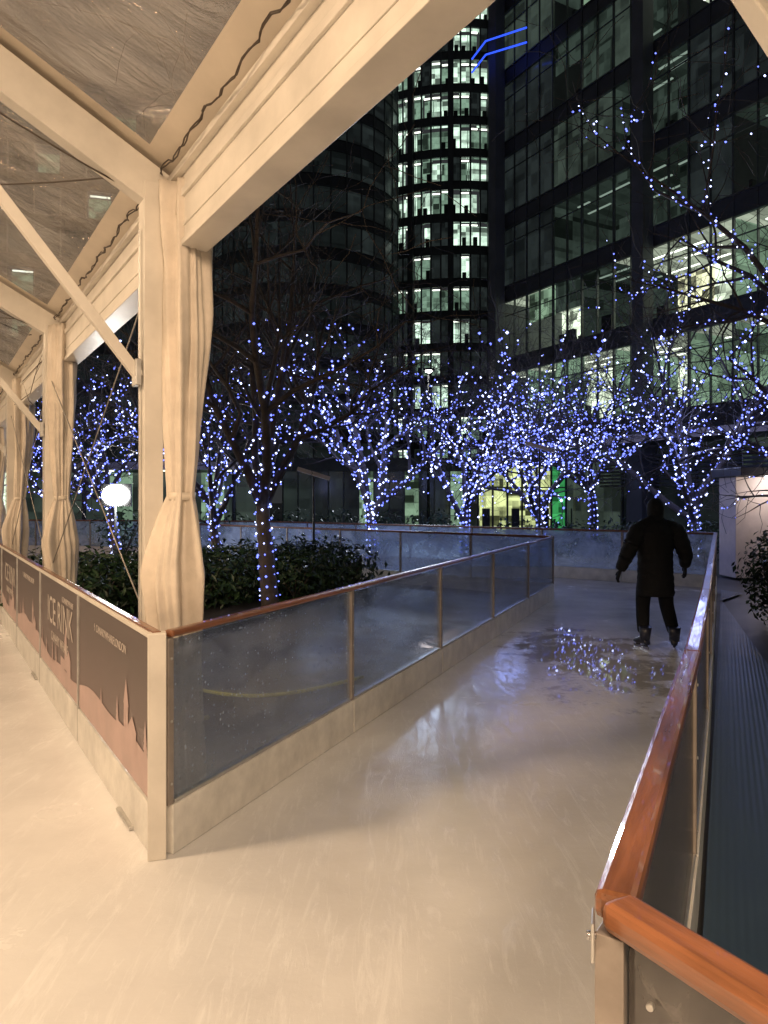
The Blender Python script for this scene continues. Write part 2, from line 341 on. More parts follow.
b=MB(); b.face([(0.40,1.12,-0.01),(1.31,3.03,-.01),(2.28,5.13,-.01),(6.42,14.1,-0.01),(6.6,13.6,-0.01),(5.75,12.6,-0.01),(3.96,7.6,-0.01),(3.2,3.0,-0.01),(2.9,-2,-0.01),(1.6,-1,-0.01)][::-1],'deck'); b.build('wooden_decking')

# ------------------------------------------------------------------ barriers
def barrier(name,p0,p1,n,panel='acrylic',railw=0.075,kick='kick',ends=(True,True),raild=0.045):
    mb=MB(); p0=V(p0);p1=V(p1); d=(p1-p0); L=d.length; d=d/L; ang=math.atan2(d.y,d.x)
    for i in range(n):
        a=p0+d*L*i/n; c=p0+d*L*(i+1)/n; m=(a+c)/2; l=L/n
        mb.box((m.x,m.y,0.12),(l-0.012,0.05,0.235),kick,ang)
        mb.box((m.x,m.y,0.635),(l-0.062,0.012,0.79),panel,ang)
        mb.box((m.x,m.y,0.248),(l-0.062,0.03,0.018),'alu',ang)
    for i in range(n+1):
        if (i==0 and not ends[0]) or (i==n and not ends[1]): continue
        a=p0+d*L*i/n
        mb.box((a.x,a.y,0.64),(0.04,0.036,0.80),'post',ang)
        nn=V((-d.y,d.x,0))
        for z in (0.34,0.64,0.94):
            for sg in (-1,1):
                q=a+nn*0.018*sg; mb.tube([q+V((0,0,z)),q+nn*0.006*sg+V((0,0,z))],0.008,8,'alu')
    o=mb.build(name,bevel=0.004)
    rb=MB()
    rb.boxax(V((0,0,0)),V((0,0,L/2)),V((railw/2,0,0)),V((0,raild/2,0)),'wood')
    ro=rb.build('wooden_handrail',parent=o,bevel=0.012)
    zax=d; xax=V((-d.y,d.x,0)); yax=V((0,0,1))
    mat=Matrix((( xax.x,yax.x,zax.x,0),(xax.y,yax.y,zax.y,0),(xax.z,yax.z,zax.z,0),(0,0,0,1)))
    mid=(p0+p1)/2; ro.matrix_local=Matrix.Translation((mid.x,mid.y,1.058))@mat
    return o
barrier('ice_rink_barrier',C+V((0.045,0.03,0)),P,5,'acrylic',0.055,raild=.035)
barrier('ice_rink_barrier.001',P,Q,6,'acrylic2',.06,ends=(False,True))
barrier('ice_rink_barrier.002',RC,R1,1,'acrylic3',0.066,ends=(False,True))
barrier('ice_rink_barrier.003',FC,FO,7,'acrylic2')
barrier('ice_rink_barrier.004',FO,V((-13,24,0)),5,'acrylic2',ends=(False,True))
F2=V((1.0,0.04,0))
barrier('ice_rink_barrier.005',RC,F2,1,'acrylic3',0.066,ends=(False,True))
barrier('ice_rink_barrier.006',R1,R2,1,'acrylic3',0.066,ends=(False,False))
barrier('ice_rink_barrier.007',R2,FC,5,'acrylic3',0.066,ends=(True,False))
b=MB(); b.box((RC.x-.005,RC.y-.008,0.515),(0.045,0.045,1.03),'post',-0.6)
b.box((RC.x-0.040,RC.y-0.02,1.03),(0.005,0.05,0.06),'alu',-0.3)
b.tube([(RC.x-0.050,RC.y-0.02,1.03),(RC.x-0.036,RC.y-0.02,1.03)],0.007,8,'steel')
for z in (.96,.7): b.tube([(RC.x+.03,RC.y-.075,z),(RC.x+.024,RC.y-.083,z)],.006,10,'alu')
b.build('corner_post',bevel=0.005)
# left advertising barrier
d=V((-0.529,0.849,0)); nin=V((-0.849,-0.529,0)); ang=math.atan2(d.y,d.x)
adb=empty('advertising_barrier'); mb=MB()
n=10; l=1.98
for i in range(n):
    a=C+d*l*i; c=a+d*l; m=(a+c)/2
    mb.box((m.x,m.y,0.12),(l-0.01,0.05,0.235),'kick',ang)
    mb.box((m.x,m.y,0.64),(l-0.03,0.03,0.78),'ad',ang)
    if i>0: mb.box((a.x,a.y,0.52),(0.022,0.056,1.02),'alu',ang)
mb.beam(C+V((0,0,1.048)),C+d*l*n+V((0,0,1.048)),0.05,0.03,'white')
mb.beam(C+V((0,0,1.069)),C+d*l*n+V((0,0,1.069)),0.042,0.012,'wood')
mb.box((C.x,C.y+0.0,0.535),(0.07,0.085,1.07),'white',ang-0.25)
mb.build('panels',parent=adb,bevel=0.004)
def text(s,t,z,size,parent,mat='adtext',font_off=0.019):
    cu=bpy.data.curves.new('text_'+s.replace(' ','_'),'FONT'); cu.body=s; cu.size=size; cu.align_x='CENTER'; cu.extrude=0.0005
    cu.materials.append(M[mat]); o=bpy.data.objects.new('lettering_'+s.lower().replace(' ','_'),cu); scene.collection.objects.link(o)
    p=C+d*t+nin*font_off
    x=-d;y=V((0,0,1));zz=nin
    o.matrix_world=Matrix(((x.x,y.x,zz.x,p.x),(x.y,y.y,zz.y,p.y),(x.z,y.z,zz.z,z),(0,0,0,1)))
    o.parent=parent; return o
text('f  CANARYWHARFLONDON',0.98,0.87,0.068,adb)
text('ICE RINK',2.85,0.66,0.32,adb); text('CANARY WHARF',2.85,0.52,0.11,adb); text('i CANARYWHARF',2.45,0.90,0.065,adb)
text('ICE RINK',6.8,0.66,0.32,adb); text('CANARY WHARF',6.8,0.52,0.11,adb); text('f  CANARYWHARFLONDON',4.9,0.87,0.075,adb)
mb=MB(); rr=random.Random(3)
def adpoly(t0,t1,z0,z1,tip=None,off_=0.018):
    off=nin*off_
    def p(t,z): q=C+d*t+off; return (q.x,q.y,z)
    if tip is None: mb.face([p(t1,z0),p(t0,z0),p(t0,z1),p(t1,z1)],'adpink')
    else: mb.face([p(t1,z0),p(t0,z0),p(tip,z1)],'adpink')
for i in range(n):
    base=i*l; K=40
    tt=[base+0.03+j*(l-0.06)/K for j in range(K+1)]
    def hh(t): return 0.42+0.05*math.sin(t*1.6)+0.02*math.sin(t*5.1)
    for j in range(K):
        off=nin*0.0175
        a=C+d*tt[j]+off; c=C+d*tt[j+1]+off
        mb.face([(c.x,c.y,0.252),(a.x,a.y,0.252),(a.x,a.y,hh(tt[j])),(c.x,c.y,hh(tt[j+1]))],'adpink')
    for j in range(5):
        t=base+rr.uniform(0.12,1.85); h=rr.uniform(0.10,0.2); w_=h*.28; z0=hh(t)-.02
        for q in range(4): adpoly(t-w_*(1-q*.2),t+w_*(1-q*.2),z0+q*h*.22,z0+q*h*.22+h*.42,t,0.0185+q*.0004)
    t=base+0.55; adpoly(t-.05,t+.05,.40,.60,None,.0187); adpoly(t-.06,t+.06,.60,.74,t,.0187)
    adpoly(t-.22,t-.05,.38,.50,None,.0187); adpoly(t-.23,t-.04,.50,.57,t-.135,.0187); adpoly(t+.05,t+.24,.38,.47,None,.0187)
mb.build('printed_silhouettes',parent=adb)

# ------------------------------------------------------------------ marquee tent
SH=0.16
E0=V((-1.26,4.0,3.4))-nin*SH; PB=V((-1.26,4.0,0)); up=V((0,0,1)); bay=3.75; pitch=0.55; half=5.2
def T(s,t,dz=0.0):
    z=(s if s<=half else 2*half-s)*pitch
    return E0+nin*s+d*t+V((0,0,z+dz))
tent=empty('marquee_tent'); fr=MB(); ts=[bay*i for i in range(-3,7)]
for (s_,z0,z1,w_) in ((0,-0.34,0.0,0.10),(-.01,-0.375,-0.342,0.15),(0,-0.12,-0.08,0.13),(0.0,0.002,0.04,0.17),(0.0,-.27,-.255,.112)):
    a=T(s_,ts[0],0); c=T(s_,ts[-1],0); zz=V((0,0,(z0+z1)/2)); fr.beam(V((a.x,a.y,3.4))+zz,V((c.x,c.y,3.4))+zz,w_,z1-z0,'white')
a=T(2*half,ts[0],-.2); c=T(2*half,ts[-1],-.2); fr.beam(a,c,0.12,0.34,'white')
for t in ts:
    p=PB+d*t
    hz=3.40
    fr.box((p.x,p.y,hz/2),(0.12,0.10,hz),'white',ang); fr.box((p.x,p.y,0.012),(0.3,0.3,0.02),'alu',ang)
    q=p+nin*0.062; fr.box((q.x,q.y,1.6),(0.02,0.006,3.1),'alu',ang)
    p2=T(2*half,t); fr.box((p2.x,p2.y,(p2.z-.36)/2),(0.13,0.11,p2.z-.36),'white',ang)
    fr.beam(T(0.06,t,-0.10),T(half,t,-0.10),0.10,0.2,'white'); fr.beam(T(half,t,-0.10),T(2*half-.06,t,-0.10),0.10,0.2,'white')
    fr.beam(V((p.x,p.y,2.36))+nin*0.06,T(1.6,t,-0.2),0.045,0.055,'white')
    fr.box((p.x+nin.x*.075,p.y+nin.y*.075,2.38),(0.09,0.03,0.14),'alu',ang)
for s_ in (half*0.5,half,half*1.5):
    fr.beam(T(s_,ts[0],-0.08),T(s_,ts[-1],-0.08),0.08,0.12,'white')
fr.build('frame',parent=tent,bevel=0.006)
rm=MB()
for i in range(len(ts)-1):
    tl_=[ts[i],ts[i]+0.13]+[ts[i]+0.13+(bay-0.26)*q/16 for q in range(1,17)]+[ts[i+1]]
    for side in (0,1):
        sl=[-0.10,0.0,0.20]+[0.20+(half-0.5)*q/14 for q in range(1,15)]+[half]
        if side: sl=[2*half-x for x in sl]
        def pt(s_,t_):
            dz=0.05
            ss=min(s_,2*half-s_)
            if ss>0.21 and ss<half-.31 and ts[i]+.14<t_<ts[i+1]-.14: dz+=0.05*noise.noise(V((s_*1.3,t_*1.3,i)))+0.022*noise.noise(V((s_*3+t_*2,t_*3.3,i)))-0.03
            return T(s_,t_,dz)
        for a_ in range(len(sl)-1):
            for c_ in range(len(tl_)-1):
                edge=(a_<2 or a_==len(sl)-2 or c_==0 or c_==len(tl_)-2)
                rm.face([pt(sl[a_],tl_[c_]),pt(sl[a_+1],tl_[c_]),pt(sl[a_+1],tl_[c_+1]),pt(sl[a_],tl_[c_+1])],'pvc' if edge else 'clearpvc',True)
rm.build('roof_membrane',parent=tent)
wr=MB()
for i in range(len(ts)-1):
    a=PB+d*ts[i]; c=PB+d*ts[i+1]
    if ts[i]>=0:
        wr.tube([V((a.x,a.y,2.9)),V((c.x,c.y,1.0))],0.005,5,'wire'); wr.tube([V((a.x,a.y,1.0)),V((c.x,c.y,2.9))],0.005,5,'wire')
    a=T(0.13,ts[i],-0.01); c=T(0.13,ts[i+1],-0.01)
    pts=[]
    for q in range(80):
        x_=q/79; pts.append(a.lerp(c,x_)+V((.008*math.sin(q*1.3),.008*math.cos(q*1.3),-0.03*abs(math.sin(x_*math.pi*5))+.005*math.sin(q*2.9))))
    wr.tube(pts,0.004,5,'cable')
    pts=[p_+V((.010*math.sin(k*.9),0.008*math.cos(k*.8),.009*math.cos(k*1.1))) for k,p_ in enumerate(pts)]
    wr.tube(pts,0.004,5,'cable')
    curve_wire(wr,T(0.3,ts[i],-0.2),T(2.4,ts[i],-0.25),0.10,0.005,'cable')
    curve_wire(wr,T(0.25,ts[i],-0.1),T(2.2,ts[i+1],-0.1),0.12,0.005,'cable')
wr.build('bracing_wires',parent=tent)
def curtain(name,c,top,tie,seed,rt=0.125):
    mb=MB(); rings=[]; nz_=72; na=96; r_=random.Random(seed); ph=[r_.uniform(0,6.28) for _ in range(5)]
    for j in range(nz_+1):
        z=0.06+(top-0.06)*j/nz_
        if z>tie:
            q=(z-tie)/(top-tie); r=0.060+(rt-0.060)*min(1,(q*1.7))**0.8
        else:
            q=(tie-z)/tie; r=0.060+0.072*min(1,q*4.0)**0.9+0.01*math.sin(q*9)-0.035*max(0,q-.25)/.75
        cx=0.02*math.sin(z*1.2+ph[0])-.035*min(1,max(0,(tie-z))/.35); cy=0.02*math.sin(z*1.7+ph[1]); ring=[]
        if z>tie: cx-=.03*max(0,1-(z-tie)/.8)
        else: cx-=.03
        am=1.0 if z>tie else 1.2
        for a_ in range(na):
            t=2*math.pi*a_/na
            f=1+am*(0.17*math.sin(5*t+ph[2]+1.3*math.sin(z*1.1))+0.13*math.sin(8*t+ph[3]+z*1.4)+0.06*math.sin(17*t+z*3.5))
            f+=0.14*noise.noise(V((math.cos(t)*2.4,math.sin(t)*2.4,z*3.2+seed)))
            ring.append(V((c[0]+cx+r*f*math.cos(t),c[1]+cy+r*f*math.sin(t),z)))
        rings.append(ring)
    mb.loft(rings,'curtain')
    cxt=0.02*math.sin(tie*1.2+ph[0])-.03
    ctr=V((c[0]+cxt,c[1]+0.02*math.sin(tie*1.7+ph[1]),0))
    mb.loft([[ctr+V((0.07*math.cos(2*math.pi*a/24),0.07*math.sin(2*math.pi*a/24),tie+dz)) for a in range(24)] for dz in(-0.02,0.0,0.02)],'pvc')
    mb.build(name,parent=tent)
for i,t in enumerate((0,bay,2*bay,3*bay,4*bay)):
    p=PB+d*t
    curtain('curtain_%d'%(i+1),(p.x+(0.215 if i==0 else .17),p.y-0.03),3.38,1.72,i+3,0.112)
fl=MB(); 
for t in (0,bay,2*bay):
    p=PB+d*t
    rings=[]
    for j in range(9):
        q=j/8; rings.append([V((p.x+0.23+0.07*q+ (0.06+0.05*q)*math.cos(a*math.pi/8)*(1+.22*math.sin(a*2.3)),p.y-0.09+0.06*math.sin(a*math.pi/8)*(1+.2*math.cos(a*1.9)),3.2+0.17*q+0.03*q*math.sin(a))) for a in range(16)])
    fl.loft(rings,'curtain')
fl.build('curtain_heading',parent=tent)
om=MB(); om.beam((0.66,0.83,1.92),(0.80,1.9,3.2),0.05,0.05,'white'); om.beam((0.80,1.9,3.2),(0.2,1.9,3.2),0.05,0.05,'white')
om.build('outrigger_arm',parent=tent,bevel=0.004)

def lamp(name,kind,loc,energy,color,size=0.3,target=None,spot=None):
    L=bpy.data.lights.new(name,kind); L.energy=energy; L.color=color
    if kind=='AREA': L.size=size
    else: L.shadow_soft_size=size
    if spot: L.spot_size=spot; L.spot_blend=0.6
    o=bpy.data.objects.new(name,L); scene.collection.objects.link(o); o.location=loc
    if target is not None: o.rotation_euler=(V(target)-V(loc)).to_track_quat('-Z','Y').to_euler()
    return o
for i,(t,e_) in enumerate(((-6.5,350),(0.5,350),(7.5,270),(14.5,220))):
    p=T(half-0.6,t,-0.75)
    mb=MB(); mb.box((p.x,p.y,p.z+0.11),(1.0,1.0,0.08),'dark',ang); mb.box((p.x,p.y,p.z+0.055),(0.9,0.9,0.012),'warmlens',ang); mb.tube([(p.x,p.y,p.z+0.14),(p.x,p.y,p.z+0.7)],0.01,6,'dark')
    o=mb.build('floodlight' if i==0 else 'floodlight.%03d'%i)
    L=lamp('warm_lamp','AREA',(p.x,p.y,p.z),e_,(1.0,0.70,0.43),0.9,target=(p.x+0.5,p.y+0.35,0)); L.parent=o
p=T(1.6,-6.0,-0.5)
mb=MB(); mb.box((p.x,p.y,p.z+0.10),(0.9,0.9,0.08),'dark',ang); mb.tube([(p.x,p.y,p.z+0.1),(p.x,p.y,p.z+0.45)],0.01,6,'dark')
o=mb.build('floodlight.006')
L=lamp('warm_lamp','AREA',(p.x,p.y,p.z),350,(1.0,0.71,0.46),0.8,target=(1.4,6.5,0.3)); L.parent=o

# ------------------------------------------------------------------ buildings
def facade(mb,p0,p1,z0,fh,nf,bw,typ,side,depth=3.0,sp=0.8,mull=0.07,sub=2,colevery=0,rng=None,detail=True,start=0):
    p0=V(p0);p1=V(p1);dd=(p1-p0);L=dd.length;dd/=L;n_=V((-dd.y,dd.x,0))*side
    nb=max(1,round(L/bw)); w_=L/nb
    for f in range(nf):
        z=z0+f*fh
        m=(p0+p1)/2
        mb.boxax(m+V((0,0,z+sp/2))-n_*0.1,dd*L/2,n_*0.14,V((0,0,sp/2)),'slab')
        mb.boxax(m+V((0,0,z+sp+0.03))+n_*0.04,dd*L/2,n_*0.06,V((0,0,0.03)),'mull')
        mb.boxax(m+V((0,0,z-0.03))+n_*0.06,dd*L/2,n_*0.08,V((0,0,0.028)),'mull')
        if detail: mb.boxax(m+V((0,0,z+fh-.75))+n_*0.02,dd*L/2,n_*0.03,V((0,0,0.02)),'mull')
        for b_ in range(nb):
            a=p0+dd*w_*b_; c=a+dd*w_; k=typ(f,start+b_)
            zb=z+sp; zt=z+fh
            if k in('g0','g1','g2'):
                mb.face([a+V((0,0,zb)),c+V((0,0,zb)),c+V((0,0,zt)),a+V((0,0,zt))],k)
            else:
                dim=(k=='wallD')
                dp=depth*rng.choice((.45,1,1,1.0))
                ai=a-n_*dp; ci=c-n_*dp
                mb.face([ai+V((0,0,zb-.5)),ci+V((0,0,zb-.5)),ci+V((0,0,zt)),ai+V((0,0,zt))],k)
                if detail:
                    mb.face([a+V((0,0,zt-.04)),c+V((0,0,zt-.04)),ci+V((0,0,zt-.04)),ai+V((0,0,zt-.04))],'ceild' if dim else 'ceil')
                    if rng.random()<.3: mb.face([a+V((0,0,zb-.5)),ai+V((0,0,zb-.5)),ai+V((0,0,zt)),a+V((0,0,zt))],'wallD' if dim else 'wallB')
                    for q in(0.25,0.5,0.8):
                        if rng.random()<0.7:
                            mm=a.lerp(c,0.5)-n_*dp*q+V((0,0,zt-.1)); mb.boxax(mm,dd*w_*rng.choice((.2,.38,.46)),n_*0.05,V((0,0,0.02)),'stripd' if dim else 'strip')
                    for q in range(rng.randint(2,6)):
                        hh=rng.uniform(0.3,1.5); mm=a.lerp(c,rng.uniform(0.1,0.9))-n_*rng.uniform(0.3,max(.5,dp-.3))+V((0,0,zb-.4+hh/2))
                        mb.boxax(mm,dd*rng.uniform(0.05,0.3),n_*0.12,V((0,0,hh/2)),'furn')
                    if rng.random()<0.3:
                        hh=rng.uniform(.3,1.6); mb.face([a+V((0,0,zt-hh))-n_*.12,c+V((0,0,zt-hh))-n_*.12,c+V((0,0,zt))-n_*.12,a+V((0,0,zt))-n_*.12],'wallD' if dim or rng.random()<.4 else 'wallB')
                else:
                    if rng.random()<0.5:
                        mm=a.lerp(c,rng.uniform(.2,.8))-n_*dp*.4+V((0,0,zb+.4)); mb.boxax(mm,dd*w_*.2,n_*.2,V((0,0,rng.uniform(.4,.9))),'furn')
                    if rng.random()<.5: mb.boxax(a.lerp(c,.5)-n_*dp*.5+V((0,0,zt-.15)),dd*w_*.4,n_*.12,V((0,0,.05)),'strip')
    H=nf*fh
    for b_ in range(nb*sub+1):
        a=p0+dd*w_*b_/sub
        ww=mull if b_%sub==0 else mull*0.5
        mb.boxax(a+n_*0.03+V((0,0,z0+H/2)),dd*ww/2,n_*0.06,V((0,0,H/2)),'mull')
        if colevery and b_%(sub*colevery)==0:
            mb.boxax(a+n_*0.45+V((0,0,z0+H/2-2)),dd*0.3,n_*0.3,V((0,0,H/2+2)),'column')
    return n_
rb_=random.Random(21)
A=V((6.25,38.7,0)); bdir=V((0.482,-0.876,0)); Bp=A+bdir*50
ob=empty('office_building'); mb=MB(); runs={}
def typ(f,b_):
    key=(f,b_//2)
    if key not in runs: runs[key]=rb_.random()
    r=runs[key]
    if rb_.random()<.15: r=rb_.random()
    if f<=1: return 'wallA' if r<0.48 else ('wallC' if r<0.84 else ('wallB' if r<0.94 else 'wallD'))
    if f==2: return 'wallB' if r<0.15 else ('wallD' if r<0.6 else 'g1')
    if r<0.10: return 'wallA'
    if r<0.22: return 'wallB'
    if r<0.55: return 'wallD'
    return 'g2' if r<0.66 else 'g1'
facade(mb,A,Bp,4.5,3.75,16,1.9,typ,-1,depth=4.0,sp=0.75,sub=2,colevery=5,rng=rb_)
mb.build('facade',parent=ob)
dd=(Bp-A).normalized(); nout=V((dd.y,-dd.x,0))
mb=MB(); m=A-dd*.02-nout*12; mb.boxax(m+V((0,0,34)),-dd*.05,nout*12,V((0,0,30)),'slab')
mb.build('end_wall',parent=ob)
mb=MB()
for q in range(26):
    a=A+dd*(q*1.9)-nout*0.6; c=a+dd*1.9
    mb.face([a,c,c+V((0,0,4.3)),a+V((0,0,4.3))],'g2' if rb_.random()<0.3 else 'g0')
    mb.boxax(a+V((0,0,2.15)),dd*0.05,nout*0.1,V((0,0,2.15)),'mull')
    if q%5==0: mb.boxax(a+nout*1.0+V((0,0,2.1)),dd*0.4,nout*0.4,V((0,0,2.1)),'column')
for q in range(9):
    zz=2.3+q*0.15; a=A+dd*7+nout*0.1; c=A+dd*22+nout*.1
    mb.beam(a+V((0,0,zz)),c+V((0,0,zz)),0.2,0.09,'mull')
a=A+dd*4+nout*1.2+V((0,0,4.0)); c=A+dd*48+nout*1.2+V((0,0,4.0)); mb.beam(a,c,2.8,0.16,'slab')
a=A+dd*4+nout*2.63+V((0,0,4.0)); c=A+dd*48+nout*2.63+V((0,0,4.0)); mb.beam(a,c,0.06,0.30,'kioskwall')
mb.build('podium_and_canopy',parent=ob)
mb=MB()
for zz in (24.0,24.7): 
    mb.tube([A+nout*1.3+dd*.2+V((0,0,zz+.5)),A+nout*1.3+dd*3.4+V((0,0,zz-.6))],0.045,6,'bluestrip')
    mb.tube([A+nout*1.3+dd*.2+V((0,0,zz+.5)),A+nout*1.3-dd*1.0+V((0,0,zz+.2))],0.045,6,'bluestrip')
mb.build('blue_light_strips',parent=ob)

tw=empty('office_tower'); mb=MB(); cx,cy,rad=9.5,106.0,17.0; tr_={}
rt_=random.Random(5)
def ttyp(f,b_):
    key=(f,b_//2)
    if key not in tr_: tr_[key]=rt_.random()
    r=tr_[key]; p=0.52 if f>=7 else 0.2
    if rt_.random()<0.2: r=rt_.random()
    if r<p: return 'twall'
    if r<p+0.25: return 'twall2'
    return 'g1'
for i in range(22):
    a0=math.radians(185+i*8); a1=math.radians(185+(i+1)*8)
    if i<2 : 
        tf=lambda f,b_: 'g1' if rt_.random()<.4 else 'g0'
    else: tf=ttyp
    facade(mb,(cx+rad*math.cos(a0),cy+rad*math.sin(a0),0),(cx+rad*math.cos(a1),cy+rad*math.sin(a1),0),4,3.9,19,1.3,tf,-1,depth=1.6,sp=0.95,sub=1,mull=0.2,rng=rt_,detail=False,start=i*2)
    if i%2==0: 
        a=V((cx+(rad+.4)*math.cos(a0),cy+(rad+.4)*math.sin(a0),41)); mb.box(tuple(a),(.7,.7,74),'slab',a0)
mb.build('curved_facade',parent=tw)
dk=empty('office_building.001'); mb=MB(); rt2=random.Random(9)
for i in range(16):
    a0=math.radians(200+i*9); a1=math.radians(200+(i+1)*9); c0=(-9.5,88.0); r0=11.5
    facade(mb,(c0[0]+r0*math.cos(a0),c0[1]+r0*math.sin(a0),0),(c0[0]+r0*math.cos(a1),c0[1]+r0*math.sin(a1),0),4,3.8,12,1.8,lambda f,b_:('g1' if rt2.random()<.25 else 'g0') if rt2.random()>.006 else 'twall2',-1,depth=2,sp=1.2,sub=1,mull=.15,rng=rt2,detail=False)
mb.build('curved_facade',parent=dk)
dk2=empty('office_building.002'); mb=MB()
facade(mb,(-60,60,0),(-17,72,0),4,3.8,9,2.2,lambda f,b_:('g1' if rt2.random()<.3 else 'g0') if rt2.random()>.05 else 'wallB',-1,depth=2,sp=1.1,sub=1,mull=.12,rng=rt2,detail=False)
mb.build('facade',parent=dk2)
mb=MB(); 
x0,yy=4.5,35.5
for i in range(8):
    xa=x0+i*0.7; k='greenglow' if i in(5,6) else 'shopglow'
    mb.face([(xa,yy,0.1),(xa+.7,yy,0.1),(xa+.7,yy,3.3),(xa,yy,3.3)],k); mb.box((xa,yy-.1,1.7),(0.08,0.14,3.3),'dark')
    if i%2==0: mb.box((xa+.35,yy-.3,0.7),(0.35,0.2,1.2),'furn')
mb.box((7.3,yy+.4,3.55),(6.2,1.4,0.45),'slab'); mb.box((7.3,yy-.06,2.3),(5.8,0.06,0.06),'dark')
mb.build('shopfront')
mb=MB()
mb.box((-12,31,3.05),(14,3.5,0.22),'slab'); mb.box((-12,29.2,3.05),(14.1,0.08,0.30),'alu')
for x in (-18,-15,-12,-9,-6): mb.tube([(x,29.6,0),(x,29.6,2.95)],0.09,10,'mull')
for i in range(14): mb.face([(-19+i,32.4,0),(-18+i,32.4,0),(-18+i,32.4,2.9),(-19+i,32.4,2.9)],R.choice(['g2','wallB','wallB','wallA','g2']))
for i in range(5): mb.box((-17.5+i*2.9,30.4,2.9),(1.2,0.1,0.05),'strip')
mb.build('pavilion')
mb=MB()
for i in range(12):
    xa=-6+i*0.9
    mb.face([(xa,44,0),(xa+.9,44,0),(xa+.9,44,3.4),(xa,44,3.4)],R.choice(['g0','g1','g2','g1','wallB'])); mb.box((xa,43.9,1.7),(.08,.14,3.4),'mull')
mb.box((-.6,44.3,3.8),(11.4,1.2,.8),'slab')
mb.build('shopfront.001')
mb=MB()
mb.box((9.35,16.5,1.1),(3.4,0.8,2.2),'kioskwall'); mb.box((9.35,16.3,2.3),(3.7,1.5,0.18),'dark'); mb.box((9.6,16.07,1.4),(1.1,0.06,1.0),'mull'); mb.box((9.6,16.0,0.85),(1.4,0.3,0.05),'alu'); mb.box((8.4,15.8,2.19),(0.5,0.08,0.04),'coollens')
mb.build('kiosk',bevel=0.01)
k_l=lamp('kiosk_lamp','POINT',(8.4,15.4,1.98),26,(1.0,0.80,0.68),0.15)

# ------------------------------------------------------------------ trees
def tree(idx,loc,h,seed,led_z,led_r,led_density=1.0,trunk=1.9,spread=1.0,lean=(0,0)):
    r_=random.Random(seed); br=[]
    def grow(p,dr,L,r,lev):
        n_=[6,6,5,4,3][lev]; pts=[p.copy()]; rad=[r]; dcur=dr.copy(); kids=[]
        for i in range(n_):
            wob=[0.05,0.16,0.22,0.28,0.3][lev]
            dcur=(dcur+V((r_.gauss(0,wob),r_.gauss(0,wob),r_.gauss(0,wob*0.6)+[0,0.03,0.05,0.05,0.03][lev]))).normalized()
            p=p+dcur*L/n_; q=(i+1)/n_; rr_=r*(1-q*[0.35,0.72,0.8,0.85,0.9][lev])
            pts.append(p.copy()); rad.append(max(rr_,0.005)); kids.append((p.copy(),dcur.copy(),rr_,q))
        br.append((pts,rad,lev))
        if lev>=4: return
        cnt=[6,7,6,3][lev]
        for c_ in range(cnt):
            if lev==0: j=r_.choice([n_-1,n_-1,n_-2,n_-3]) if c_>0 else n_-1
            else: j=min(n_-1,int((0.2+0.8*(c_+r_.random()*.6)/cnt)*n_))
            pp,dc,rr_,q=kids[j]
            az=c_*2.4+r_.uniform(-.4,.4)+seed
            a=dc.orthogonal().normalized(); b2=dc.cross(a); side=a*math.cos(az)+b2*math.sin(az)
            el=[r_.uniform(.45,1.0)*spread,r_.uniform(.6,1.1),r_.uniform(.6,1.1),.9][lev]
            if lev==0 and c_==0: el=0.12
            nd=(dc*math.cos(el)+side*math.sin(el)).normalized()
            Ln=[h*0.52,h*0.52*0.5,h*0.52*0.27,h*0.08][lev]*r_.uniform(.7,1.15)
            grow(pp,nd,Ln,min(rr_*0.8,[.1,.05,.022,.009][lev]*h/8),lev+1)
    grow(V(loc),V((lean[0],lean[1],1)).normalized(),trunk,0.135*h/8,0)
    mb=MB()
    for pts,rad,lev in br: mb.tube(pts,rad,[9,7,5,4,3][lev],'bark',cap=lev<2)
    nm='bare_tree' if idx==0 else 'bare_tree.%03d'%idx
    o=mb.build(nm)
    lb=MB()
    for pts,rad,lev in br:
        if lev>3: continue
        if lev==3 and r_.random()>0.25*led_density: continue
        step={0:0.02,1:0.045,2:0.10,3:0.22}[lev]/led_density
        ph=r_.random()*6
        for i in range(len(pts)-1):
            a,c=pts[i],pts[i+1]; L=(c-a).length; k_=int(L/step)+ (1 if r_.random()<(L/step)%1 else 0)
            for j in range(k_):
                q=(j+r_.random())/max(k_,1); p=a.lerp(c,q); ph+=0.9
                fade=(p.z-led_z*0.6)/(led_z*0.7)
                if p.z<0.15 or r_.random()<fade: continue
                rr_=rad[i]+0.02
                p=p+V((math.cos(ph)*rr_,math.sin(ph)*rr_,r_.gauss(0,.02)))
                lb.octa(p,led_r*r_.uniform(.6,1.4),'led2' if r_.random()<.28 else 'led')
    lb.build('fairy_lights',parent=o)
    return o
trees=[((-1.72,11.2,0),8.4,11,3.3,0.016,.85,1.9,.75,(0,0)),
 ((-3.7,16.5,0),7.5,12,4.0,0.022,.8,1.6,1.0,(0,0)),
 ((-0.28,19.6,0),8.8,13,5.0,0.028,1.0,1.7,1.0,(0,0)),
 ((2.3,21.0,0),8.4,14,4.7,0.028,1.0,1.5,1.05,(0,0)),
 ((4.9,23.0,0),9.5,15,5.8,0.030,.85,1.6,1.0,(0,0)),
 ((8.2,19.5,0),9.5,16,5.2,0.026,.85,1.7,1.1,(0,0)),
 ((-7.4,20.5,0),8.0,17,4.6,0.026,.8,1.8,1.0,(0,0)),
 ((9.4,13.8,0),8.5,18,7.4,0.020,.9,2.4,1.2,(-.1,0)),
 ((-11.0,25.0,0),8.0,19,4.6,0.030,.8,1.8,1.0,(0,0)),
 ((7.6,27.0,0),10,22,6.4,0.030,.6,2.0,1.0,(0,0)),
 ((7.7,11.2,0),9.5,31,9.0,0.016,.85,3.0,1.15,(-.12,0))]
